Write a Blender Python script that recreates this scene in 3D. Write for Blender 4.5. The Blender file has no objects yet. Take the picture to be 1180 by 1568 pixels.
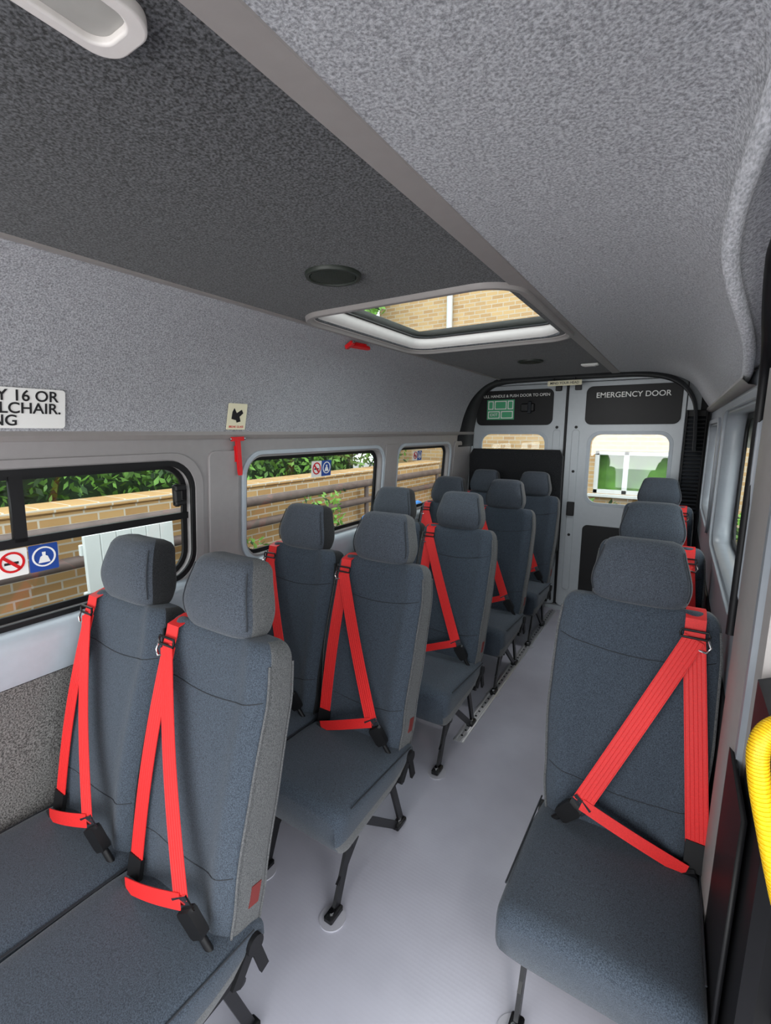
import bpy, math, random
from mathutils import Vector, Matrix
random.seed(7)
C=bpy.context.scene.collection
def lin(c):
    return tuple(((v/255)/12.92 if v/255<=0.04045 else ((v/255+0.055)/1.055)**2.4) for v in c)
def newmat(name):
    m=bpy.data.materials.new(name); m.use_nodes=True
    nt=m.node_tree; return m,nt,nt.nodes['Principled BSDF']
def plain(name,c,rough=0.5,metal=0.0,spec=0.5,noise=0.0,nscale=30,bump=0.0):
    m,nt,b=newmat(name); l=lin(c)
    b.inputs['Base Color'].default_value=(*l,1); b.inputs['Roughness'].default_value=rough
    b.inputs['Metallic'].default_value=metal; b.inputs['Specular IOR Level'].default_value=spec
    tc=nt.nodes.new('ShaderNodeTexCoord'); n=nt.nodes.new('ShaderNodeTexNoise'); n.inputs['Scale'].default_value=nscale
    n.inputs['Detail'].default_value=3
    nt.links.new(tc.outputs['Object'],n.inputs['Vector'])
    r=nt.nodes.new('ShaderNodeValToRGB'); k=noise
    r.color_ramp.elements[0].position=.3; r.color_ramp.elements[1].position=.7
    r.color_ramp.elements[0].color=(*[v*(1-k) for v in l],1); r.color_ramp.elements[1].color=(*[min(1,v*(1+k)) for v in l],1)
    nt.links.new(n.outputs['Fac'],r.inputs[0]); nt.links.new(r.outputs[0],b.inputs['Base Color'])
    if bump>0:
        bp=nt.nodes.new('ShaderNodeBump'); bp.inputs['Strength'].default_value=bump; bp.inputs['Distance'].default_value=.002
        nt.links.new(n.outputs['Fac'],bp.inputs['Height']); nt.links.new(bp.outputs[0],b.inputs['Normal'])
    return m
def fabric(name,ca,cb,scale=260,lo=.38,hi=.62,bump=.5,stretch=(1,1,1),sheen=.15):
    m,nt,b=newmat(name); b.inputs['Roughness'].default_value=.95; b.inputs['Specular IOR Level'].default_value=.15
    b.inputs['Sheen Weight'].default_value=sheen
    tc=nt.nodes.new('ShaderNodeTexCoord'); mp=nt.nodes.new('ShaderNodeMapping'); mp.inputs['Scale'].default_value=stretch
    nt.links.new(tc.outputs['Object'],mp.inputs[0])
    n=nt.nodes.new('ShaderNodeTexNoise'); n.inputs['Scale'].default_value=scale; n.inputs['Detail'].default_value=4; n.inputs['Roughness'].default_value=.6
    nt.links.new(mp.outputs[0],n.inputs['Vector'])
    r=nt.nodes.new('ShaderNodeValToRGB'); r.color_ramp.elements[0].position=lo; r.color_ramp.elements[1].position=hi
    r.color_ramp.elements[0].color=(*lin(ca),1); r.color_ramp.elements[1].color=(*lin(cb),1)
    nt.links.new(n.outputs['Fac'],r.inputs[0]); nt.links.new(r.outputs[0],b.inputs['Base Color'])
    bp=nt.nodes.new('ShaderNodeBump'); bp.inputs['Strength'].default_value=bump; bp.inputs['Distance'].default_value=.002
    nt.links.new(n.outputs['Fac'],bp.inputs['Height']); nt.links.new(bp.outputs[0],b.inputs['Normal'])
    return m
def brick(name,axis,c1,c2,cm):
    m,nt,b=newmat(name); b.inputs['Roughness'].default_value=.9
    tc=nt.nodes.new('ShaderNodeTexCoord'); s=nt.nodes.new('ShaderNodeSeparateXYZ'); c=nt.nodes.new('ShaderNodeCombineXYZ')
    nt.links.new(tc.outputs['Object'],s.inputs[0]); nt.links.new(s.outputs[axis],c.inputs[0]); nt.links.new(s.outputs['Z'],c.inputs[1])
    t=nt.nodes.new('ShaderNodeTexBrick'); t.inputs['Scale'].default_value=1; t.inputs['Brick Width'].default_value=.225; t.inputs['Row Height'].default_value=.075
    t.inputs['Mortar Size'].default_value=.008
    t.inputs['Color1'].default_value=(*lin(c1),1); t.inputs['Color2'].default_value=(*lin(c2),1); t.inputs['Mortar'].default_value=(*lin(cm),1)
    nt.links.new(c.outputs[0],t.inputs['Vector']); nt.links.new(t.outputs['Color'],b.inputs['Base Color'])
    return m
M={}
M['head']=fabric('headliner_carpet',(118,119,123),(184,185,190),235,.35,.65,.6)
M['edge']=fabric('headliner_lit_edge',(150,152,157),(208,209,214),260,.36,.64,.8,(1,.4,1))  # paler than the headliner: side-door highlight on the fold, put into the colour
M['dark']=fabric('dark_carpet',(28,29,31),(98,99,103),225,.38,.66,.6)
M['pad']=fabric('black_pad_fabric',(24,25,27),(42,43,46),200)
M['carpet']=fabric('side_carpet',(58,57,56),(130,128,126),230)
M['seat']=fabric('seat_fabric',(42,48,56),(74,83,94),420,.35,.65,.4)
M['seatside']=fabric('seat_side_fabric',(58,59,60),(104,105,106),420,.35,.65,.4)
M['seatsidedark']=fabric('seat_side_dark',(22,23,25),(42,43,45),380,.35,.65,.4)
M['hr']=fabric('headrest_fabric',(46,51,58),(80,86,95),420,.35,.65,.4)
M['floor']=plain('vinyl_floor',(172,171,182),.25,noise=.04,nscale=6)
M['plast']=plain('taupe_plastic',(144,140,140),.45,noise=.03)
M['sill']=plain('grey_sill_plastic',(168,176,184),.4,noise=.03)
M['rwall']=plain('right_wall_plastic',(140,145,152),.4,noise=.03)
M['trim']=plain('trim_plastic',(142,137,135),.5,noise=.03)
M['hatch']=plain('hatch_plastic',(208,203,200),.45,noise=.03)
M['lens']=plain('frosted_lens',(160,158,154),.3,noise=.05)
M['black']=plain('black_plastic',(20,20,22),.5,noise=.1,spec=.3)
M['blackm']=plain('black_metal',(24,24,26),.35,.3)
M['vent']=plain('vent_plastic',(36,42,36),.5,noise=.1)
M['door']=plain('painted_door',(172,178,183),.35,.05,noise=.02)
M['alu']=plain('aluminium',(185,185,188),.35,.5)
M['disc']=plain('floor_anchor_plate',(165,164,172),.35)
M['chrome']=plain('chrome',(200,200,200),.15,1)
M['red']=plain('red_webbing',(216,34,34),.6,noise=.10,nscale=300)
M['redp']=plain('red_plastic',(205,25,30),.35)
M['label']=plain('maroon_label',(110,36,32),.6)
M['yellow']=plain('yellow_grip',(238,196,20),.5,noise=.1,nscale=120,bump=.5)
M['white']=plain('white_plastic',(235,235,232),.4)
M['wframe']=plain('white_window_frame',(190,190,188),.5)
M['cream']=plain('cream_sign',(232,226,196),.5)
M['blue']=plain('blue_sign',(30,70,150),.4)
M['green']=plain('green_sign',(70,170,120),.4)
M['ink']=plain('ink',(25,25,28),.5)
M['seam']=plain('seam_thread',(34,38,44),.8)
M['bluepipe']=plain('blue_pipe',(50,120,190),.5)
M['pipe']=plain('grey_brown_pipe',(92,78,74),.6,noise=.2,nscale=8)
M['board']=plain('pale_board',(205,209,208),.6,noise=.04,nscale=3)
M['asph']=plain('asphalt',(110,108,105),.9,noise=.2,nscale=20)
M['brickL']=brick('yellow_brick_side','Y',(190,154,104),(168,130,84),(196,186,170))
M['brickB']=brick('yellow_brick_building','X',(178,148,104),(158,124,84),(172,160,142))
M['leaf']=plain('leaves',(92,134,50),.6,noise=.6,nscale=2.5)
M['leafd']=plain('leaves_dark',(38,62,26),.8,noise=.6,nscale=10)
m,nt,b=newmat('glass'); nt.nodes.remove(b)
tr=nt.nodes.new('ShaderNodeBsdfTransparent'); tr.inputs[0].default_value=(.95,.98,.97,1)
gl=nt.nodes.new('ShaderNodeBsdfGlossy'); gl.inputs['Roughness'].default_value=.02
mx=nt.nodes.new('ShaderNodeMixShader'); mx.inputs[0].default_value=.05
nt.links.new(tr.outputs[0],mx.inputs[1]); nt.links.new(gl.outputs[0],mx.inputs[2]); nt.links.new(mx.outputs[0],nt.nodes['Material Output'].inputs[0])
M['glass']=m
nt=M['floor'].node_tree; b=nt.nodes['Principled BSDF']; v=nt.nodes.new('ShaderNodeTexVoronoi'); v.inputs['Scale'].default_value=75
v.inputs['Randomness'].default_value=.05
tc=nt.nodes.new('ShaderNodeTexCoord'); nt.links.new(tc.outputs['Object'],v.inputs['Vector'])
bp=nt.nodes.new('ShaderNodeBump'); bp.inputs['Strength'].default_value=.16; bp.inputs['Distance'].default_value=.001
nt.links.new(v.outputs['Distance'],bp.inputs['Height']); nt.links.new(bp.outputs[0],b.inputs['Normal'])

class MB:
    def __init__(s): s.v=[];s.f=[];s.m=[];s.mats=[]
    def mi(s,k):
        if k not in s.mats: s.mats.append(k)
        return s.mats.index(k)
    def add(s,vs,fs,k):
        o=len(s.v); s.v+= [tuple(p) for p in vs]; i=s.mi(k)
        for f in fs: s.f.append(tuple(a+o for a in f)); s.m.append(i)
    def loft(s,secs,k,cap=True,closed=True,fm=None):
        n=len(secs[0]); o=len(s.v)
        for q in secs: s.v+=[tuple(p) for p in q]
        i=s.mi(k)
        for a in range(len(secs)-1):
            for j in range(n if closed else n-1):
                j2=(j+1)%n
                s.f.append((o+a*n+j,o+a*n+j2,o+(a+1)*n+j2,o+(a+1)*n+j))
                s.m.append(i if fm is None else s.mi(fm(a,j)))
        if cap:
            s.f.append(tuple(o+j for j in range(n))[::-1]); s.m.append(i)
            e=o+(len(secs)-1)*n
            s.f.append(tuple(e+j for j in range(n))); s.m.append(i)
    def tube(s,path,r,k,n=10):
        P=[Vector(p) for p in path]; secs=[]
        up=None
        for i,p in enumerate(P):
            t=(P[min(i+1,len(P)-1)]-P[max(i-1,0)]).normalized()
            if up is None:
                up=Vector((0,0,1)) if abs(t.z)<.9 else Vector((1,0,0))
            a=t.cross(up).normalized(); b2=a.cross(t).normalized(); up=b2
            secs.append([p+a*r*math.cos(x*2*math.pi/n)+b2*r*math.sin(x*2*math.pi/n) for x in range(n)])
        s.loft(secs,k)
    def ribbon(s,path,w,th,nrm,k):
        P=[Vector(p) for p in path]; N=Vector(nrm).normalized(); secs=[]
        for i,p in enumerate(P):
            t=(P[min(i+1,len(P)-1)]-P[max(i-1,0)]).normalized()
            S=t.cross(N).normalized(); NN=S.cross(t).normalized()
            ww=w[i] if isinstance(w,(list,tuple)) else w
            a=S*ww/2; b2=NN*th/2
            secs.append([p-a-b2,p+a-b2,p+a+b2,p-a+b2])
        s.loft(secs,k)
    def box(s,c,d,k,ch=.004):
        cx,cy,cz=c; x,y,z=d[0]/2,d[1]/2,d[2]/2; ch=min(ch,x*.5,y*.5,z*.5); secs=[]
        for zz,q in ((-z,ch),(-z+ch,0),(z-ch,0),(z,ch)):
            X=x-q;Y=y-q
            secs.append([(cx+X-ch,cy-Y,cz+zz),(cx+X,cy-Y+ch,cz+zz),(cx+X,cy+Y-ch,cz+zz),(cx+X-ch,cy+Y,cz+zz),(cx-X+ch,cy+Y,cz+zz),(cx-X,cy+Y-ch,cz+zz),(cx-X,cy-Y+ch,cz+zz),(cx-X+ch,cy-Y,cz+zz)])
        s.loft(secs,k)
    def cyl(s,p0,p1,r,k,n=24): s.tube([p0,p1],r,k,n)
    def mesh(s,name,smooth=True,ang=40):
        me=bpy.data.meshes.new(name); me.from_pydata(s.v,[],s.f); 
        for k in s.mats: me.materials.append(M[k])
        me.polygons.foreach_set('material_index',s.m)
        me.update()
        import bmesh
        bm=bmesh.new(); bm.from_mesh(me); bmesh.ops.recalc_face_normals(bm,faces=bm.faces); bm.to_mesh(me); bm.free()
        if smooth:
            me.polygons.foreach_set('use_smooth',[True]*len(me.polygons))
            try: me.set_sharp_from_angle(angle=math.radians(ang))
            except Exception: pass
        return me
def put(name,me,parent=None,loc=(0,0,0)):
    o=bpy.data.objects.new(name,me); C.objects.link(o); o.location=loc
    if parent: o.parent=parent
    return o
def empty(name,loc=(0,0,0)):
    o=bpy.data.objects.new(name,None); C.objects.link(o); o.location=loc; o.empty_display_size=.1; return o
def obj(name,mb,parent=None,smooth=True,ang=40): return put(name,mb.mesh(name,smooth,ang),parent)

def rr(x0,y0,x1,y1,r,n=8):
    pts=[]
    for cx,cy,a0 in ((x1-r,y1-r,0),(x0+r,y1-r,90),(x0+r,y0+r,180),(x1-r,y0+r,270)):
        for i in range(n+1):
            a=math.radians(a0+90*i/n); pts.append((cx+r*math.cos(a),cy+r*math.sin(a)))
    return pts
def panel(name,outer,holes,depth,fmap,mat,parent=None,bevel=0.0):
    cu=bpy.data.curves.new(name,'CURVE'); cu.dimensions='2D'; cu.fill_mode='BOTH'; cu.extrude=depth/2; 
    if bevel: cu.bevel_depth=bevel; cu.offset=-bevel; cu.bevel_resolution=2
    for pts in [outer]+holes:
        sp=cu.splines.new('POLY'); sp.points.add(len(pts)-1); sp.use_cyclic_u=True
        for i,p in enumerate(pts): sp.points[i].co=(p[0],p[1],0,1)
    co=bpy.data.objects.new('tmpc',cu); C.objects.link(co); bpy.context.view_layer.update()
    dg=bpy.context.evaluated_depsgraph_get()
    me=bpy.data.meshes.new_from_object(co.evaluated_get(dg)); bpy.data.objects.remove(co)
    me.name=name
    for v in me.vertices: v.co=fmap(v.co.x,v.co.y,v.co.z+depth/2)
    me.materials.clear(); me.materials.append(M[mat])
    import bmesh
    bm=bmesh.new(); bm.from_mesh(me); bmesh.ops.remove_doubles(bm,verts=bm.verts,dist=1e-5); bmesh.ops.recalc_face_normals(bm,faces=bm.faces); bm.to_mesh(me); bm.free()
    return put(name,me,parent)
def text(name,s,size,mw,mat,parent,align='CENTER',bold=0.0,sx=1.0):
    cu=bpy.data.curves.new(name,'FONT'); cu.body=s; cu.size=size; cu.align_x=align; cu.align_y='CENTER'; cu.extrude=.0004; cu.offset=bold
    o=bpy.data.objects.new('tmpt',cu); C.objects.link(o); bpy.context.view_layer.update()
    dg=bpy.context.evaluated_depsgraph_get(); me=bpy.data.meshes.new_from_object(o.evaluated_get(dg)); bpy.data.objects.remove(o)
    for v in me.vertices: v.co=mw(v.co.x*sx,v.co.y,v.co.z)
    me.materials.clear(); me.materials.append(M[mat]); return put(name,me,parent)

H=1.58; CZ=H+.43
YR=4.2
# ---------------- seat ----------------
A=math.radians(12); sA,cA=math.sin(A),math.cos(A); L=.745; YB=-.14; ZB=.335
def B(x,t,n): return Vector((x,YB+t*sA-n*cA,ZB+t*cA+n*sA))
def interp(t,tab):
    for (a,va),(b2,vb) in zip(tab,tab[1:]):
        if t<=b2:
            k=(t-a)/(b2-a) if b2>a else 0; k=max(0,k); k=k*k*(3-2*k); return va+(vb-va)*k
    return tab[-1][1]
def hw0(t): return interp(t,[(0,.195),(.15,.21),(.4,.223),(.6,.223),(L,.212)])
def backp(t):
    hw=hw0(t); hd=interp(t,[(0,.060),(.3,.064),(L,.052)]); off=.018*math.sin(math.pi*min(1,t/.6))
    r=.045
    if t>L-r:
        k=math.sqrt(max(0,1-((t-(L-r))/r)**2)); hw-= r*(1-k)*.8; hd*=.55+.45*k
    if t<.03: 
        k=math.sqrt(max(0,1-((.03-t)/.03)**2)); hd*=.6+.4*k; hw-=.02*(1-k)
    return hw,hd,off
EB=6
def bol(q): q=abs(q); return .015*math.exp(-((q-.74)/.15)**2)-.004
def front(x,t):
    hw,hd,off=backp(t); q=min(.999,abs(x)/hw)
    return off+hd*(1-q**EB)**(1/EB)+bol(q)
def sup(a,e):
    c,s=math.cos(a),math.sin(a)
    return math.copysign(abs(c)**(2/e),c),math.copysign(abs(s)**(2/e),s)
def build_seat(s):
    parts={}
    mb=MB(); N=72; ts=[0,.006,.015,.03]+[.06+i*.03 for i in range(21)]+[.685,.695,.705,.715,.725,.733,.739,.743,.745]
    secs=[]
    for t in ts:
        hw,hd,off=backp(t); q=[]
        for j in range(N):
            x,n=sup(2*math.pi*j/N,EB)
            nn=n*hd+off+(bol(x) if n>0 else 0)*min(1,max(0,n)*1.2)
            q.append(B(x*hw,t,nn))
        secs.append(q)
    def fm(a,j):
        x,n=sup(2*math.pi*(j+.5)/N,EB); return 'seat' if (n>.72) else 'seatside'
    mb.loft(secs,'seat',fm=fm)
    for tt,sag in ((.61,.03),(.20,.028)):
        path=[B(x*hw0(tt)*.93,tt-sag*(1-x*x),front(x*hw0(tt)*.93,tt-sag*(1-x*x))+.0002) for x in [i/14-1 for i in range(29)]]
        mb.tube(path,.0015,'seam',6)
    for sg in (-1,1):
        path=[];path2=[]
        for i in range(34):
            t=.02+i*.0205; hw,hd,off=backp(t); path.append(B(sg*hw*.985,t,off+hd*.76)); path2.append(B(sg*hw*.985,t,off-hd*.76))
        mb.tube(path,.0035,'seatside',6); mb.tube(path2,.003,'seatside',6)
    for sg in (-1,1):
        mb.ribbon([B(sg*(hw0(.10)+.0005),.10,.0),B(sg*(hw0(.155)+.0005),.155,.0)],.03,.003,(sg,0,0),'label')
    parts['backrest']=mb.mesh('backrest')
    mb=MB(); secs=[]; T0=L-.012; HH=.205; EH=4.8; NH=48
    for i in range(27):
        f=i/26; t=T0+HH*f
        hw=interp(f,[(0,.126),(.3,.137),(1,.108)]); hd=interp(f,[(0,.050),(.4,.064),(1,.056)]); off=.012+.008*math.sin(math.pi*f)
        rt=.035; d=HH*(1-f)
        if d<rt: k=math.sqrt(max(0,1-((rt-d)/rt)**2)); hw-=rt*(1-k)*.9; hd*=.4+.6*k
        d=HH*f; rb=.03
        if d<rb: k=math.sqrt(max(0,1-((rb-d)/rb)**2)); hw-=rb*(1-k)*.8; hd*=.5+.5*k
        secs.append([B(sup(2*math.pi*j/NH,EH)[0]*hw,t,off+sup(2*math.pi*j/NH,EH)[1]*hd-abs(sup(2*math.pi*j/NH,EH)[0])**3*.014) for j in range(NH)])
    mb.loft(secs,'hr',fm=lambda a,j:'hr' if sup(2*math.pi*(j+.5)/NH,EH)[1]>.6 else 'seatside')
    for sg in (-1,1):
        path=[]
        for i in range(4,23):
            f=i/26; hw=interp(f,[(0,.126),(.3,.137),(1,.108)]); hd=interp(f,[(0,.050),(.4,.064),(1,.056)])
            path.append(B(sg*hw*.955,T0+HH*f,.012+.008*math.sin(math.pi*f)+hd*.80-.0115))
        mb.tube(path,.002,'seam',6)
        mb.cyl(B(sg*.06,L-.04,.01),B(sg*.06,L+.03,.015),.006,'blackm',10)
    parts['headrest']=mb.mesh('headrest')
    mb=MB(); secs=[]; y0=-.09; y1=-.585 if s<0 else -.61; N=56; EC=6.5
    for i in range(35):
        f=i/34; f=1-(1-f)**1.5 if f>.5 else f*(1-.5**1.5)/.5
        y=y0+(y1-y0)*f
        zt=.385+.035*f+.006*math.sin(math.pi*f); zb=.27-.05*f; hw=.207+.017*min(1,f*3)
        d=(1-f)*(y0-y1); r=.048
        if d<r:
            k=math.sqrt(max(0,1-((r-d)/r)**2)); zt-=.036*(1-k); hw-=.022*(1-k); zb+=.012*(1-k)
        if f<.05: zt-=.02*(1-f/.05)
        q=[]
        for j in range(N):
            x,z=sup(2*math.pi*j/N,EC)
            wz=hw*(1 if z>0 else 1-.09*abs(z))
            q.append((x*wz,y+(.05*max(0,-z)*(1-d/.25) if d<.25 else 0),(zt+zb)/2+z*(zt-zb)/2+ (.006*(1-x*x) if z>0 else 0)))
        secs.append(q)
    mb.loft(secs,'seat',fm=lambda a,j:'seat' if sup(2*math.pi*(j+.5)/N,EC)[1]>.2 else 'seatside')
    for sg in (-1,1):
        mb.tube([(sg*.219,-.13-.0205*i,.378+.0015*i) for i in range(20)],.0025,'seam',6)
    parts['cushion']=mb.mesh('cushion')
    mb=MB()
    mb.box((0,-.33,.25),(.36,.40,.05),'black')
    for sg in (-1,1):
        x=sg*.165
        mb.ribbon([(x,-.44,.27),(x,-.54,.03)],.032,.012,(sg,0,0),'blackm')
        mb.ribbon([(x,-.41,.26),(x,-.16,.03)],.028,.012,(sg,0,0),'blackm')
        mb.ribbon([(x,-.20,.27),(x,-.12,.03)],.028,.012,(sg,0,0),'blackm')
        mb.ribbon([(x,-.53,.10),(x,-.42,.20)],.02,.01,(sg,0,0),'blackm')
        mb.box((x,-.555,.016),(.035,.065,.020),'blackm'); mb.box((x,-.13,.016),(.035,.07,.020),'blackm')
        mb.cyl((x,-.565,.02),(x,-.565,.036),.010,'chrome',12); mb.cyl((x,-.13,.02),(x,-.13,.036),.010,'chrome',12)
        mb.cyl((x,-.56,.0),(x,-.56,.005),.045,'disc',28); 
        hx=sg*.212
        mb.cyl((hx-.012*sg,-.13,.335),(hx+.012*sg,-.13,.335),.024,'black',20)
        mb.ribbon([(hx,-.13,.34),(hx,-.19,.265)],.030,.010,(sg,0,0),'black')
        mb.ribbon([(hx,-.13,.34),(hx,-.10,.23)],.026,.010,(sg,0,0),'black')
    mb.tube([(-.2,-.48,.24),(.2,-.48,.24)],.012,'blackm'); mb.tube([(-.2,-.16,.24),(.2,-.16,.24)],.012,'blackm')
    parts['leg_frame']=mb.mesh('leg_frame')
    mb=MB(); nb=Vector((0,-cA,sA)); gx=.15*s; tg=.672
    g=B(gx,tg,front(gx,tg)+.012)
    over=[B(gx,L-.05,-.06),B(gx,L-.015,-.055),B(gx,L+.004,-.02),B(gx,L+.003,.02),B(gx,L-.02,front(gx,L-.03)+.006),B(gx,L-.045,front(gx,L-.045)+.006),g]
    secs=[]
    for i,p in enumerate(over):
        a=Vector((.025,0,0)); t=(over[min(i+1,len(over)-1)]-over[max(i-1,0)]).normalized(); nn=a.normalized().cross(t)*.0012
        secs.append([p-a-nn,p+a-nn,p+a+nn,p-a+nn])
    mb.loft(secs,'red')
    if s<0: ve=B(.158*s,.085,.09); bk=B(-.108*s,.15,.14); le=B(.148*s,.05,.12)
    else: ve=B(.205*s,.11,.085); bk=B(-.085*s,.135,.13); le=B(.185*s,.05,.10)
    def seg(p,q,k,bow=.0,w=.054,n=14):
        P=[]
        for i in range(n+1):
            f=i/n; P.append(p.lerp(q,f)+nb*bow*math.sin(math.pi*f))
        mb.ribbon(P,w,.0024,nb,k)
        if w>.04:
            t=(q-p).normalized(); S=t.cross(nb).normalized()
            for o in (-.0245,-.0147,-.0049,.0049,.0147,.0245):
                mb.tube([x+S*o+nb*.0010 for x in P],.0011,k,6)
    seg(g-nb*.002,ve,'red',.012); seg(g+nb*.006,bk,'red',.01); seg(bk+nb*.003,le,'red',.006,.036)
    parts['seat_belt']=mb.mesh('seat_belt')
    mb=MB()
    q=B(gx,tg+.012,front(gx,tg)+.02); up=(B(0,1,0)-B(0,0,0)).normalized(); ex=Vector((1,0,0))
    loop=[q+ex*a+up*b2 for a,b2 in ((-.032,-.01),(.032,-.01),(.035,0),(.032,.01),(-.032,.01),(-.035,0),(-.032,-.01))]
    mb.tube(loop,.0035,'blackm',8)
    mb.tube([q+ex*.033*s-up*.01,q+ex*.04*s-up*.03,q+ex*.03*s-up*.045,q+ex*.012*s-up*.04],.0035,'chrome',8)
    an=B(-.212*s,-.02,.07); d=(an-bk).normalized()
    mb.ribbon([bk-d*.012,bk+d*.03],.056,.004,nb,'chrome')
    mb.ribbon([bk+d*.022,bk+d*.03,bk+d*.085,bk+d*.095],[.042,.050,.046,.036],.024,nb,'black')
    mb.tube([bk+d*.085,an],.009,'black')
    mb.ribbon([le,le+Vector((.02*s,.03,-.05))],.04,.01,nb,'black')
    mb.ribbon([ve+up*.02,ve-up*.06],.056,.012,nb,'black')
    parts['buckle']=mb.mesh('buckle')
    return parts
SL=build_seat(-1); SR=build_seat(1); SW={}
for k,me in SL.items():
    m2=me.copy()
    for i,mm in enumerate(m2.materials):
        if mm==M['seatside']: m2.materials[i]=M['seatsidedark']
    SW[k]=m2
def seat(x,y,S,sx=1.0):
    e=empty('passenger_seat',(x,y,0))
    for k,me in S.items(): put(k,me,e)
    e.scale=(sx,1,1)
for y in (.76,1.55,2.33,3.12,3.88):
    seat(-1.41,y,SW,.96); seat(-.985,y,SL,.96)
seat(-.065,1.57,SR); seat(-.072,2.45,SR); seat(-.09,3.82,SR)

# ---------------- floor ----------------
mb=MB(); mb.box((-.8,1.5,-.03),(2.1,6.0,.06),'floor',.005); obj('floor',mb,smooth=False)
e=empty('trim_seat_track')
for x in (-.83,-1.2):
    mb=MB(); mb.box((x,3.08,.004),(.055,2.1,.008),'alu',.002); mb.box((x-.014,3.08,.011),(.010,2.1,.006),'alu',.001); mb.box((x+.014,3.08,.011),(.010,2.1,.006),'alu',.001)
    for i in range(42): mb.cyl((x,2.08+i*.05,.006),(x,2.08+i*.05,.010),.006,'black',10)
    obj('track',mb,e)

# ---------------- left wall ----------------
def XL(z): return -1.66-(H-z)*.08
lm=lambda a,b,c:Vector((XL(b)-c,a,b))
wins=[(-.45,.985,1.18,1.455,.11),(1.47,.985,2.62,1.465,.09),(2.84,.985,3.70,1.47,.08)]
panel('wall_left',[(-1.3,0),(YR,0),(YR,H+.02),(-1.3,H+.02)],[rr(y0,z0,y1,z1,r) for y0,z0,y1,z1,r in wins],.055,lm,'plast')
def window(name,fm,y0,z0,y1,z1,r,c0,bars=(),gap=.03):
    e=empty(name)
    panel('gasket',rr(y0-.004,z0-.004,y1+.004,z1+.004,r),[rr(y0+.02,z0+.02,y1-.02,z1-.02,max(.02,r-.02))],.014,lambda a,b,c:fm(a,b,c0+c),'black',e)
    panel('glass',rr(y0,z0,y1,z1,r),[],.004,lambda a,b,c:fm(a,b,c0+.012+c),'glass',e)
    for (a0,b0,a1,b1) in bars:
        panel('bar',[(a0,b0),(a1,b0),(a1,b1),(a0,b1)],[],.02,lambda a,b,c:fm(a,b,c0-.008+c),'black',e)
    return e
w=window('window_1',lm,*wins[0],.035,[(-.45,1.225,1.18,1.252),(.575,1.24,.61,1.45)])
mb=MB(); mb.box((XL(1.33)-.005,1.115,1.33),(.025,.03,.09),'black',.006); mb.box((XL(1.36)+.002,1.125,1.36),(.02,.05,.025),'black',.006); mb.box((XL(1.3)+.002,1.125,1.30),(.02,.05,.02),'black',.006); obj('latch',mb,w)
panel('inner_gasket',rr(-.465,.97,1.195,1.47,.12),[rr(-.445,.99,1.175,1.45,.105)],.012,lambda a,b,c:lm(a,b,c-.006),'black',w)
window('window_2',lm,*wins[1],.035); window('window_3',lm,*wins[2],.035)
e=empty('trim_left_surround')
for y0,z0,y1,z1,r in wins[1:]:
    panel('surround',rr(y0-.035,z0-.03,y1+.035,z1+.03,r+.03),[rr(y0-.012,z0-.01,y1+.012,z1+.01,r+.01)],.012,lambda a,b,c:lm(a,b,c-.008),'sill',e,bevel=.003)
panel('surround',rr(-.55,.955,1.232,1.50,.14),[rr(-.462,.967,1.192,1.473,.122)],.012,lambda a,b,c:lm(a,b,c-.005),'plast',e,bevel=.003)
for y in (1.335,2.73,3.86):
    panel('pillar_cover',rr(y-.078,.985,y+.078,1.50,.03),[],.012,lambda a,b,c:lm(a,b,c-.010),'plast',e,bevel=.003)
def sweep(name,prof,y0,y1,mat,closed=False,parent=None,th=0,n=2):
    mb=MB(); secs=[[(x,y0+(y1-y0)*i/(n-1),z) for x,z in prof] for i in range(n)]
    mb.loft(secs,mat,cap=closed,closed=closed); o=obj(name,mb,parent)
    if th:
        md=o.modifiers.new('s','SOLIDIFY'); md.thickness=th; md.offset=0
    return o
sweep('trim_sill',[(-1.72,.975),(-1.69,.972),(-1.665,.965),(-1.65,.95),(-1.645,.92),(-1.652,.83),(-1.66,.81),(-1.70,.80)],-1.3,YR,'sill')
sweep('wall_left_lower_carpet',[(-1.70,.805),(-1.675,.80),(-1.67,.5),(-1.665,0.0)],-1.3,YR,'carpet')
sweep('trim_headliner_left',[(-1.675,H-.03),(-1.655,H-.028),(-1.645,H-.012),(-1.65,H+.004),(-1.67,H+.01)],-1.3,YR,'trim')

# ---------------- headliners ----------------
XA,XB=-1.307,-.45
def catm(pts,n=6):
    P=[Vector(p) for p in pts]; P=[P[0]*2-P[1]]+P+[P[-1]*2-P[-2]]; out=[]
    for i in range(1,len(P)-2):
        for k in range(n):
            t=k/n; a,b2,c,d=P[i-1:i+3]
            out.append(.5*((2*b2)+(c-a)*t+(2*a-5*b2+4*c-d)*t*t+(3*b2-a-3*c+d)*t**3))
    out.append(P[-2]); return [tuple(p) for p in out]
left=catm([(XA+.02,CZ+.006),(XA-.02,CZ-.002),(-1.44,CZ-.05),(-1.545,CZ-.15),(-1.61,CZ-.28),(-1.65,H)])
sweep('headliner_left',left,-1.3,3.86,'head',n=12)
mb=MB(); secs=[]
def E(y):
    T=[(-1.3,.06,.37),(.5,.06,.37),(.67,.05,.35),(.95,.03,.305),(1.07,.046,.27),(1.25,.085,.235),(1.45,.12,.2),(1.8,.15,.16),(3.86,.15,.16)]
    def raw(y):
        for a,b2 in zip(T,T[1:]):
            if y<=b2[0]:
                k=(y-a[0])/(b2[0]-a[0]); return a[1]+(b2[1]-a[1])*k,a[2]+(b2[2]-a[2])*k
        return .15,.16
    q=[raw(min(3.86,max(-1.3,y+d))) for d in (-.1,-.05,0,.05,.1)]
    return sum(v[0] for v in q)/5,sum(v[1] for v in q)/5
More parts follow.
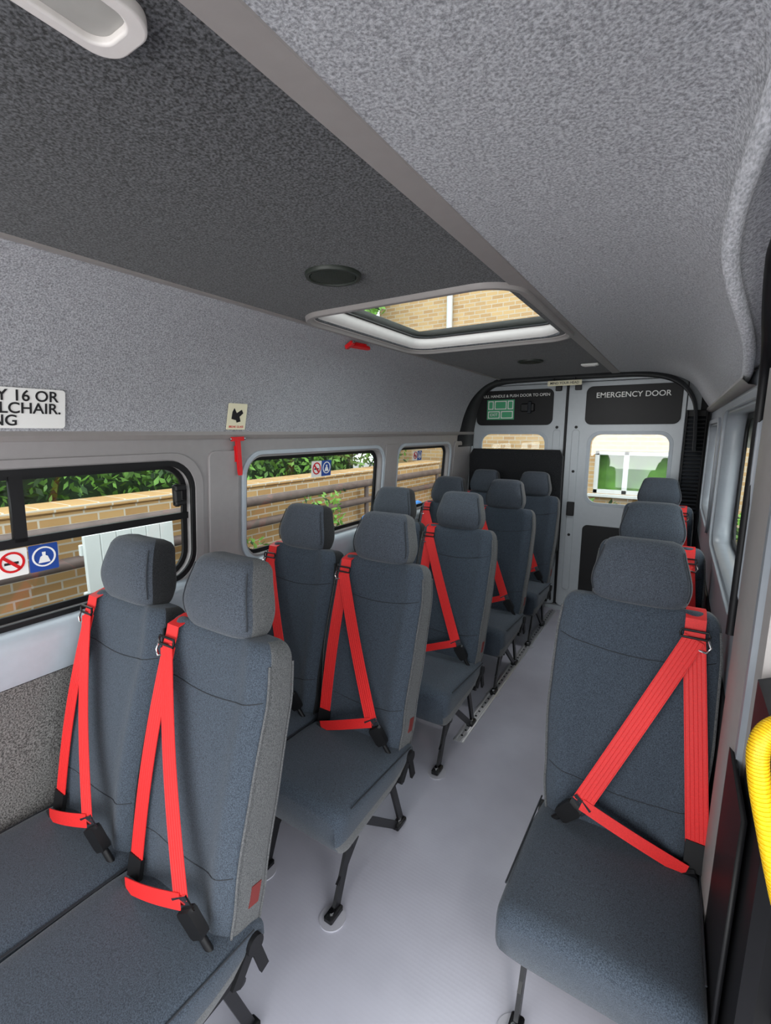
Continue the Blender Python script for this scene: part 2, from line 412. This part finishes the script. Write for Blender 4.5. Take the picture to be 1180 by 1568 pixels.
ys=[-1.3,0,.3]+[.4+.05*i for i in range(32)]+[2.4,3.0,3.86]
for y in ys:
    ex,ez=E(y)
    p=catm([(XB-.02,.436),(XB+.02,.428),(XB+(ex-XB)*.45,.428-.015),(XB+(ex-XB)*.78,.43-(.43-ez)*.33),(ex-.03,ez+.045),(ex,ez)])
    secs.append([(x,y,H+zz) for x,zz in p])
mb.loft(secs,'head',cap=False,closed=False); obj('headliner_right',mb,ang=60)
mb=MB(); secs=[]
for y in [-1.3+.05*i for i in range(104)]:
    ex,ez=E(y); p=[(ex+.013*math.cos(a*math.pi/7)+.004,ez-.001+.013*math.sin(a*math.pi/7)) for a in range(14)]
    secs.append([(x,y,H+zz) for x,zz in p])
mb.loft(secs,'edge'); obj('trim_headliner_lit_edge',mb)  # bead added along the folded edge, its pale colour carries the highlight
mb=MB(); secs=[]
for y in ys:
    ex,ez=E(y); secs.append([(x,y,H+zz) for x,zz in ((ex+.01,ez+.004),(ex+.04,ez+.025),(ex+.10,ez+.035),(.26,ez+.03),(.27,ez-.1))])
mb.loft(secs,'head',cap=False,closed=False); obj('headliner_door_header',mb)
cm=lambda a,b,c:Vector((a,b,CZ+c))
ox0,ox1,oy0,oy1=XA+.02,XB+.022,1.37,2.35
panel('ceiling',[(XA,-1.3),(XB,-1.3),(XB,3.87),(XA,3.87)],[rr(ox0+.045,oy0+.045,ox1-.06,oy1-.045,.1)],.01,cm,'dark')
for nm,x,w2 in (('trim_ceiling_left',XA,.012),('trim_ceiling_right',XB+.012,.032)):
    mb=MB(); mb.loft([[(x-w2,y,CZ+.004),(x-w2*.8,y,CZ-.006),(x+w2*.8,y,CZ-.006),(x+w2,y,CZ+.004)] for y in (-1.3,3.86)],'trim',closed=True); obj(nm,mb,smooth=False)
e=empty('roof_hatch')
mb=MB(); rings=[]
def ring(i,z,r): return [(x,y,CZ+z) for x,y in rr(ox0+i,oy0+i,ox1-i,oy1-i,r,8)]
for i,z,r in ((0,.004,.14),(.002,-.012,.14),(.006,-.016,.135),(.020,-.017,.12),(.025,-.012,.115),(.030,-.002,.115),(.055,.012,.10),(.068,.03,.095),(.072,.05,.09)):
    rings.append(ring(i,z,r))
mb.loft(rings,'hatch',cap=False,fm=lambda a,j:'trim' if a<5 else 'hatch'); obj('frame',mb,e)
panel('hatch_glass',rr(ox0+.06,oy0+.06,ox1-.06,oy1-.06,.09),[],.005,lambda a,b,c:cm(a,b,c+.058),'glass',e)
panel('glass_seal',rr(ox0+.055,oy0+.055,ox1-.055,oy1-.055,.09),[rr(ox0+.078,oy0+.078,ox1-.078,oy1-.078,.085)],.008,lambda a,b,c:cm(a,b,c+.05),'black',e)
mb=MB()
prof=[(-1.86,1.5),(-1.84,1.8),(-1.72,2.06),(-1.5,2.10),(ox0+.065,2.105)]
prof2=[(ox1-.065,2.105),(-.1,2.10),(.12,2.06),(.28,1.95),(.30,1.5)]
for pr,(a,b2) in ((prof,(-1.3,YR+.1)),(prof2,(-1.3,YR+.1)),([(ox0+.065,2.105),(ox1-.065,2.105)],(-1.3,oy0+.065)),([(ox0+.065,2.105),(ox1-.065,2.105)],(oy1-.065,YR+.1))):
    mb.loft([[(x,y,z) for x,z in pr] for y in (a,b2)],'white',cap=False,closed=False)
obj('roof_shell',mb)
def vent(x,y,r):
    e=empty('ceiling_speaker_vent'); mb=MB(); n=40
    mb.loft([[(x+q*math.cos(a*2*math.pi/n),y+q*math.sin(a*2*math.pi/n),CZ+z) for a in range(n)] for q,z in ((r,0),(r,-.006),(r*.97,-.010),(r*.86,-.010),(r*.82,-.004),(r*.78,-.002))],'vent')
    obj('rim',mb,e); mb=MB()
    for i in range(-7,8):
        yy=i*r*.1; h2=math.sqrt(max(0,(r*.8)**2-yy*yy)); mb.box((x,y+yy,CZ-.006),(2*h2,r*.07,.004),'vent',.0008)
    obj('slats',mb,e)
vent(-.855,1.09,.078); vent(-.82,2.98,.075)
e=empty('interior_lamp'); 
panel('bezel',rr(-.594,.0,-.504,.355,.03),[rr(-.579,.02,-.519,.335,.02)],.010,lambda a,b,c:cm(a,b,-.012+c),'hatch',e,bevel=.003)
panel('lens',rr(-.581,.015,-.517,.34,.02),[],.006,lambda a,b,c:cm(a,b,-.007+c),'lens',e)
mb=MB(); mb.cyl((-.57,.19,CZ-.007),(-.53,.19,CZ-.007),.004,'alu',12); obj('bulb',mb,e)
e=empty('spot_lamp'); mb=MB(); mb.box((-.53,3.3,CZ-.006),(.1,.06,.012),'white'); mb.box((-.53,3.3,CZ-.014),(.07,.04,.006),'hatch'); obj('body',mb,e)

# ---------------- right wall ----------------
XR=.17
rm=lambda a,b,c:Vector((XR+c,a,b))
rw=[(1.5,1.08,2.62,1.66,.09),(2.95,1.08,3.85,1.62,.08)]
panel('wall_right',[(1.2,.0),(YR,.0),(YR,H+.2),(1.2,H+.2)],[rr(a,b2,c,d,r) for a,b2,c,d,r in rw],.085,rm,'rwall')
for i,q in enumerate(rw): window('window_%d'%(4+i),rm,*q,.07)
e=empty('trim_right_surround')
for y0,z0,y1,z1,r in rw:
    panel('surround',rr(y0-.04,z0-.04,y1+.04,z1+.035,r+.03),[rr(y0-.012,z0-.01,y1+.012,z1+.01,r+.01)],.012,lambda a,b,c:rm(a,b,c-.010),'rwall',e,bevel=.003)
panel('wall_right_lower_panel',[(1.0,0),(YR,0),(YR,.86),(1.0,.86)],[],.01,lambda a,b,c:rm(a,b,c-.008),'black')
sweep('trim_headliner_right',[(.175,H+.13),(.15,H+.135),(.135,H+.15),(.14,H+.165),(.17,H+.175)],1.7,3.9,'trim')
e=empty('trim_door_pillar')
mb=MB(); mb.loft([[(.165,1.42,z),(.155,1.36,z),(.16,1.25,z),(.19,1.18,z),(.28,1.18,z),(.28,1.42,z)] for z in (0,.9,1.3,1.72)],'trim'); obj('pillar',mb,e)
mb=MB(); mb.tube(catm([(.160,1.47,1.05),(.160,1.47,1.4),(.160,1.47,1.66),(.150,1.40,1.76),(.125,1.22,1.81),(.105,1.05,1.85),(.10,.95,1.87),(.10,.6,1.90),(.10,-.9,1.91)],5),.011,'black'); obj('door_seal',mb,e)
mb=MB(); mb.box((.225,1.03,.55),(.09,.28,1.1),'black',.02); obj('jamb_panel',mb,e)
e=empty('grab_handle'); mb=MB()
P=catm([(.195,.78,1.200),(.165,.76,1.202),(.136,.738,1.195),(.124,.722,1.172),(.128,.715,1.13),(.142,.715,1.07),(.160,.715,1.00),(.175,.715,.95),(.20,.715,.90)],10)
mb.tube(P,.0115,'yellow',14)
for i in range(4,len(P)-4):
    p=Vector(P[i]); t=(Vector(P[i+1])-p).normalized(); mb.tube([p-t*.0012,p+t*.0012],.0128,'yellow',14)
obj('grip',mb,e)
mb=MB(); mb.cyl((.19,.78,1.20),(.222,.78,1.20),.026,'black'); mb.cyl((.195,.715,.905),(.23,.715,.87),.024,'black'); mb.box((.235,.76,.95),(.03,.26,.75),'black',.01); obj('mounts',mb,e)

# ---------------- rear ----------------
bm_=lambda a,b,c:Vector((a,YR+c,b))
panel('wall_rear',[(-1.85,-.05),(.27,-.05),(.27,2.09),(-1.85,2.09)],[rr(-1.62,.07,-.01,1.95,.06)],.06,lambda a,b,c:Vector((a,YR+.052+c,b)),'black')
panel('trim_rear_frame',rr(-1.74,.0,.11,2.06,.12),[rr(-1.655,.035,.025,1.99,.05)],.05,bm_,'door')
def reardoor(name,x0,x1,wx0,wx1,inner):
    e=empty(name)
    panel('leaf',rr(x0,.04,x1,1.985,.05),[rr(wx0,.98,wx1,1.575,.09)],.05,bm_,'door',e,bevel=.006)
    panel('window_gasket',rr(wx0-.012,.968,wx1+.012,1.587,.1),[rr(wx0+.015,.995,wx1-.015,1.56,.08)],.014,lambda a,b,c:bm_(a,b,c-.006),'sill',e,bevel=.002)
    panel('window_glass',rr(wx0,.98,wx1,1.575,.09),[],.004,lambda a,b,c:bm_(a,b,c+.03),'glass',e)
    panel('upper_panel',rr(min(wx0,wx1)-.04,1.64,wx1+.04,1.945,.05),[],.016,lambda a,b,c:bm_(a,b,c-.018),'black',e,bevel=.003)
    panel('lower_panel',rr(wx0+.0,.15,wx1-.0,.80,.04),[],.014,lambda a,b,c:bm_(a,b,c-.012),'black',e,bevel=.003)
    panel('rib',rr(inner-.03,.2,inner+.03,1.6,.025),[],.01,lambda a,b,c:bm_(a,b,c-.008),'door',e,bevel=.004)
    mb=MB()
    for z in (.7,1.25,1.62): mb.cyl((inner,YR-.014,z),(inner,YR,z),.012,'black',14)
    mb.box((inner,YR-.02,1.945),(.05,.03,.05),'blackm'); mb.box((inner,YR-.02,.93),(.06,.03,.12),'blackm')
    obj('lock_parts',mb,e); return e
d1=reardoor('door_1',-1.65,-.832,-1.58,-.98,-.90)
d2=reardoor('door_2',-.824,.02,-.64,-.05,-.745)
mb=MB(); mb.box((-.828,YR-.012,1.02),(.02,.02,1.92),'black',.004); obj('center_seal',mb,d1)
YT=YR-.026
tm=lambda X,Z,y=YT:(lambda a,b,c:Vector((X+a,y-c,Z+b)))
text('text','EMERGENCY DOOR',.058,tm(-.345,1.87),'white',d2,bold=.0005)
text('text','PULL HANDLE & PUSH DOOR TO OPEN',.034,tm(-1.27,1.895),'white',d1,bold=.0003)
panel('exit_sign',[(-1.52,1.69),(-1.27,1.69),(-1.27,1.865),(-1.52,1.865)],[],.003,lambda a,b,c:bm_(a,b,c-.025),'green',d1)
for (a0,b0,a1,b1) in ((-1.51,1.78,-1.46,1.855),(-1.45,1.78,-1.34,1.855),(-1.33,1.78,-1.28,1.855),(-1.51,1.70,-1.40,1.765),(-1.39,1.70,-1.28,1.765)):
    panel('exit_pictogram',[(a0,b0),(a1,b0),(a1,b1),(a0,b1)],[rr(a0+.008,b0+.008,a1-.008,b1-.008,.006,3)],.001,lambda a,b,c:bm_(a,b,c-.0265),'white',d1)
text('text','EXIT',.035,tm(-1.455,1.732,YR-.027),'white',d1,bold=.0003)
mb=MB(); mb.box((-1.15,YR-.03,1.79),(.12,.03,.07),'blackm',.01); mb.box((-1.13,YR-.05,1.79),(.03,.03,.11),'seam',.008); obj('inner_handle',mb,d1)
hp=catm([(-1.665,1.45),(-1.655,1.6),(-1.61,1.80),(-1.54,1.93),(-1.40,CZ-.010),(-1.1,CZ+.004),(-.6,CZ+.004),(-.25,CZ-.006),(-.05,1.94),(.06,1.80),(.085,1.6),(.09,1.45)])
sweep('trim_rear_header',hp,3.85,YR,'pad',th=.016)
e=empty('head_warning_sign'); panel('plate',rr(-.95,1.945,-.69,1.985,.006),[],.004,lambda a,b,c:Vector((a,3.99+c,b)),'cream',e); text('text','MIND YOUR HEAD',.026,tm(-.82,1.965,3.988),'ink',e,bold=.0003)
mb=MB(); mb.cyl((-.90,3.994,1.975),(-.90,3.994,2.012),.004,'black',8); mb.cyl((-.74,3.994,1.975),(-.74,3.994,2.012),.004,'black',8); obj('hangers',mb,e)
e=empty('rear_bulkhead_cushion'); mb=MB(); secs=[]
for i in range(17):
    f=i/16; z=.5+.93*f; hd=.035
    d=min(f,1-f)*.93; r=.04; k=math.sqrt(max(0,1-((r-d)/r)**2)) if d<r else 1
    secs.append([(-1.235+sup(2*math.pi*j/40,9)[0]*(.415-.03*(1-k)),4.13+sup(2*math.pi*j/40,9)[1]*hd*(.4+.6*k),z) for j in range(40)])
mb.loft(secs,'pad'); obj('pad',mb,e); mb=MB(); 
for x in (-1.5,-.95): mb.cyl((x,4.14,0),(x,4.14,.52),.015,'blackm')
obj('posts',mb,e)
e=empty('trim_vent_louvre'); mb=MB(); mb.box((.09,4.165,.87),(.125,.02,1.74),'black',.004)
for i in range(28): mb.ribbon([(.03,4.142,.9+i*.029),(.15,4.142,.9+i*.029)],.034,.005,(0,-.5,.8),'seam')
mb.box((.03,4.14,.87),(.01,.04,1.74),'black',.003); mb.box((.15,4.14,.87),(.01,.04,1.74),'black',.003)
obj('louvre',mb,e)

# ---------------- signs, hammers ----------------
def lh(Y,Z,h):
    def xa(z):
        for (x0,z0),(x1,z1) in zip(left,left[1:]):
            if z1<=z<=z0: return x0+(x1-x0)*((z-z0)/(z1-z0))
        return left[-1][0]
    xl,xh=xa(Z-h),xa(Z+h)
    off=max(xa(Z+d*h)-(xl+(xh-xl)*(d+1)/2) for d in (-.5,0,.5))
    def f(a,b,c): return Vector((xl+(xh-xl)*((b+h)/(2*h))+max(0,off)+.003+c,Y+a,Z+b))
    return f
e=empty('seating_notice_sign')
f=lh(.5,H+.068,.057); panel('plate',rr(-.22,-.057,.22,.057,.01),[],.003,f,'white',e)
for s,rx,k in (('FOR ANY 16 OR',.200,0),('1 WHEELCHAIR.',.208,1),('SEATING',.095,2)):
    text('text',s,.043,(lambda rx,k:lambda a,b,c:f(a+rx,b+.034-.035*k,c+.0045))(rx,k),'ink',e,align='RIGHT',bold=.0006)
e=empty('break_glass_sign'); g=lh(1.39,H+.065,.055)
panel('plate',rr(-.05,-.055,.05,.055,.004),[],.003,g,'cream',e)
g2=lambda a,b,c:g(a,b,c+.0036); panel('icon',[(-.03,-.01),(-.005,-.015),(0,-.025),(.02,-.02),(.012,0),(.03,.015),(.02,.03),(-.005,.015),(-.02,.035),(-.028,.02)],[],.001,g2,'ink',e)
text('text','BREAK GLASS',.013,lambda a,b,c:g2(a,b-.043,c),'redp',e)
def hammer(p,d,n,sc=1):
    e=empty('emergency_hammer'); mb=MB(); p=Vector(p); d=Vector(d).normalized(); n=Vector(n).normalized(); s=d.cross(n)
    mb.ribbon([p,p+d*.02*sc,p+d*.14*sc,p+d*.16*sc],[.016,.02,.018,.012],.014,n,'redp')
    mb.ribbon([p-s*.03*sc,p+s*.03*sc],.018,.018,n,'redp'); mb.cyl(p+s*.03*sc,p+s*.042*sc,.005,'chrome',10); mb.cyl(p-s*.042*sc,p-s*.03*sc,.005,'chrome',10)
    mb.ribbon([p+d*.03-n*.008,p+d*.10-n*.008],.03,.006,n,'redp'); obj('body',mb,e)
hammer((-1.645,1.40,H-.03),(0,0.03,-1),(1,0,0)); hammer((-1.345,1.83,CZ-.03),(0.2,1,0.0),(.4,0,-1),.8)
def stickers(Y,Z,w,X0=.032):
    e=empty('window_stickers'); h=w*1.05
    fa=lambda a,b,c:lm(Y+a,Z+b,X0+.01-c)
    panel('no_smoking_label',rr(-w,-h/2,-.002,h/2,.004),[],.002,fa,'white',e)
    n=24; cx=-w/2-.001; R=w*.40
    panel('ring',[(cx+R*math.cos(i*2*math.pi/n),R*math.sin(i*2*math.pi/n)+.003) for i in range(n)],[[(cx+R*.8*math.cos(i*2*math.pi/n),R*.8*math.sin(i*2*math.pi/n)+.003) for i in range(n)]],.002,lambda a,b,c:fa(a,b,c+.002),'redp',e)
    k=R*.62; d=R*.1
    panel('slash',[(cx-k-d,k-d),(cx-k+d,k+d),(cx+k+d,-k+d),(cx+k-d,-k-d)],[],.002,lambda a,b,c:fa(a,b,c+.002),'redp',e)
    panel('cigarette',[(cx-R*.6,-.004),(cx+R*.5,-.004),(cx+R*.5,.004),(cx-R*.6,.004)],[],.001,lambda a,b,c:fa(a,b,c+.002),'ink',e)
    panel('seat_belt_label',rr(.002,-h/2,w,h/2,.004),[],.002,fa,'blue',e)
    cx=w/2+.001
    panel('disc',[(cx+R*math.cos(i*2*math.pi/n),R*math.sin(i*2*math.pi/n)+.003) for i in range(n)],[[(cx+R*.85*math.cos(i*2*math.pi/n),R*.85*math.sin(i*2*math.pi/n)+.003) for i in range(n)]],.002,lambda a,b,c:fa(a,b,c+.002),'white',e)
    panel('figure',[(cx-R*.5,-R*.5),(cx+R*.5,-R*.5),(cx+R*.3,R*.1),(cx+R*.12,R*.2),(cx+R*.15,R*.55),(cx-R*.15,R*.55),(cx-R*.12,R*.2),(cx-R*.3,R*.1)],[],.002,lambda a,b,c:fa(a,b,c+.002),'white',e)
stickers(.610,1.175,.085); stickers(2.05,1.375,.085); stickers(3.2,1.40,.07)

# ---------------- outside ----------------
mb=MB(); mb.box((0,8,-.65),(40,40,.1),'asph'); obj('ground',mb,smooth=False)
mb=MB(); mb.box((-4.35,2.9,.17),(.3,11.8,1.54),'brickL',.01); mb.box((-4.35,2.9,.965),(.36,11.8,.05),'brickL',.01); obj('garden_brick_wall',mb,smooth=False)
e=empty('handrail_pipe'); mb=MB()
for z,r in ((.80,.055),(.54,.05),(.18,.06)): mb.tube([(-4.05,-3,z),(-4.05,8.6,z)],r,'pipe',14)
for y in (-2,0.2,3.1,5.9,8.4): mb.tube([(-4.05,y,-.6),(-4.05,y,.85)],.035,'pipe',14)
obj('rails',mb,e)
e=empty('pale_gate_board'); mb=MB()
for i in range(6): mb.box((-3.5,1.62+i*.115,.55),(.03,.112,.62),'board',.006)
mb.box((-3.53,1.9,.4),(.03,.7,.08),'board'); mb.box((-3.53,1.9,.75),(.03,.7,.08),'board')
for y in (1.65,2.18): mb.box((-3.56,y,.1),(.06,.06,1.4),'board')
obj('boards',mb,e)
mb=MB()
for k in range(3):
    y=4.9+k*.7; mb.tube(catm([(-3.5,y,-.6),(-3.5,y,.1),(-3.5,y+.12,.42),(-3.5,y+.35,.42),(-3.5,y+.5,.1),(-3.5,y+.5,-.6)],6),.035,'bluepipe',12)
obj('blue_cycle_stand',mb)
def hedge(name,x0,x1,y0,y1,z0,z1,n,sz,wob=.25):
    mb=MB(); vs=[];fs=[]
    for i in range(n):
        c=Vector((random.uniform(x0,x1),random.uniform(y0,y1),random.uniform(z0,z1)+wob*math.sin(i)))
        a=Vector((random.gauss(0,1),random.gauss(0,1),random.gauss(0,1))).normalized(); b2=a.orthogonal().normalized()
        s=sz*random.uniform(.5,1.4); o=len(vs); vs+=[c-a*s,c-a*.2*s+b2*s*.4,c+a*s,c-a*.2*s-b2*s*.4]; fs.append((o,o+1,o+2,o+3))
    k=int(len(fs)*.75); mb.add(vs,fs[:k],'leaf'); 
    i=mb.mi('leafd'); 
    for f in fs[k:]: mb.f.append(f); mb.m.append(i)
    obj(name,mb,smooth=False)
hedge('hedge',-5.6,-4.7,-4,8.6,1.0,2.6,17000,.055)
hedge('climbing_plant',-3.88,-3.80,4.2,5.1,.0,.8,220,.045,.0)
hedge('weeds',-3.88,-3.75,3.0,3.6,-.4,.45,160,.05,.0)
hedge('shrub',-1.6,1.2,8.0,8.5,-.4,.35,2200,.08,.1)
hedge('tree_crown',-7.4,-5.4,8.0,8.6,3.1,5.2,2600,.10)
mb=MB(); mb.tube([(-6.6,8.3,-.6),(-6.58,8.3,1.5),(-6.5,8.3,3.2),(-6.4,8.3,4.4)],.11,'pipe',12); obj('tree_trunk',mb)
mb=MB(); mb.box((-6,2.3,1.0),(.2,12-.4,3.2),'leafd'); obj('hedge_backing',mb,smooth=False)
e=empty('brick_building')
panel('facade',[(-5.8,-.6),(6,-.6),(6,6.5),(-5.8,6.5)],[[(-1.25,.5),(.55,.5),(.55,1.25),(-1.25,1.25)]],.3,lambda a,b,c:Vector((a,9+c,b)),'brickB',e)
mb=MB()
for x in (-1.22,-.75,.0,.52): mb.box((x,9.05,.875),(.08,.06,.75),'wframe')
for z in (.53,1.22): mb.box((-.35,9.05,z),(1.8,.06,.08),'wframe')
mb.box((-.35,8.97,.47),(1.95,.14,.05),'wframe'); mb.box((-.35,9.2,.875),(1.8,.02,.75),'leaf')  # green pane behind the glass is a painted reflection of greenery
mb.tube([(-4.1,8.93,-.6),(-4.1,8.93,6.4)],.06,'wframe',12); mb.box((-4.1,8.9,3.4),(.3,.1,.35),'wframe')
mb.box((0,8.93,6.5),(12,.18,.14),'wframe'); obj('window_frame_and_downpipe',mb,e)
panel('window_glass',[(-1.25,.5),(.55,.5),(.55,1.25),(-1.25,1.25)],[],.004,lambda a,b,c:Vector((a,9.09+c,b)),'glass',e)

# ---------------- light ----------------
W=bpy.data.worlds.new('World'); bpy.context.scene.world=W; W.use_nodes=True
bg=W.node_tree.nodes['Background']; bg.inputs[0].default_value=(.91,.96,1,1); bg.inputs[1].default_value=3.7
def area(name,loc,rot,sx,sy,p,col=(1,1,1)):
    l=bpy.data.lights.new(name,'AREA'); l.shape='RECTANGLE'; l.size=sx; l.size_y=sy; l.energy=p; l.color=col
    o=bpy.data.objects.new(name,l); C.objects.link(o); o.location=loc; o.rotation_euler=[math.radians(a) for a in rot]; return o
area('windscreen_daylight',(-.8,-1.25,1.45),(90,0,0),1.7,1.1,28,(1,.98,.95))
area('side_door_daylight',(.75,.1,1.3),(0,90,0),1.4,1.4,17)
area('rear_cabin_fill',(-.53,3.3,CZ-.02),(0,0,0),.07,.04,5)  # fill light added at the spot lamp to brighten the rear cabin
s=bpy.data.lights.new('sun','SUN'); s.energy=.8; s.angle=math.radians(12); s.color=(1,.97,.9)
o=bpy.data.objects.new('sun',s); C.objects.link(o); o.rotation_euler=(math.radians(35),math.radians(25),0)
# ---------------- camera ----------------
c=bpy.data.cameras.new('cam'); c.sensor_fit='VERTICAL'; c.sensor_height=36; c.sensor_width=36; c.lens=800/1767*36; c.clip_start=.02
o=bpy.data.objects.new('camera',c); C.objects.link(o); o.location=(0,0,H); o.rotation_euler=(math.radians(90-9.79),0,math.radians(32.1))
bpy.context.scene.camera=o
bpy.context.scene.view_settings.view_transform='Standard'
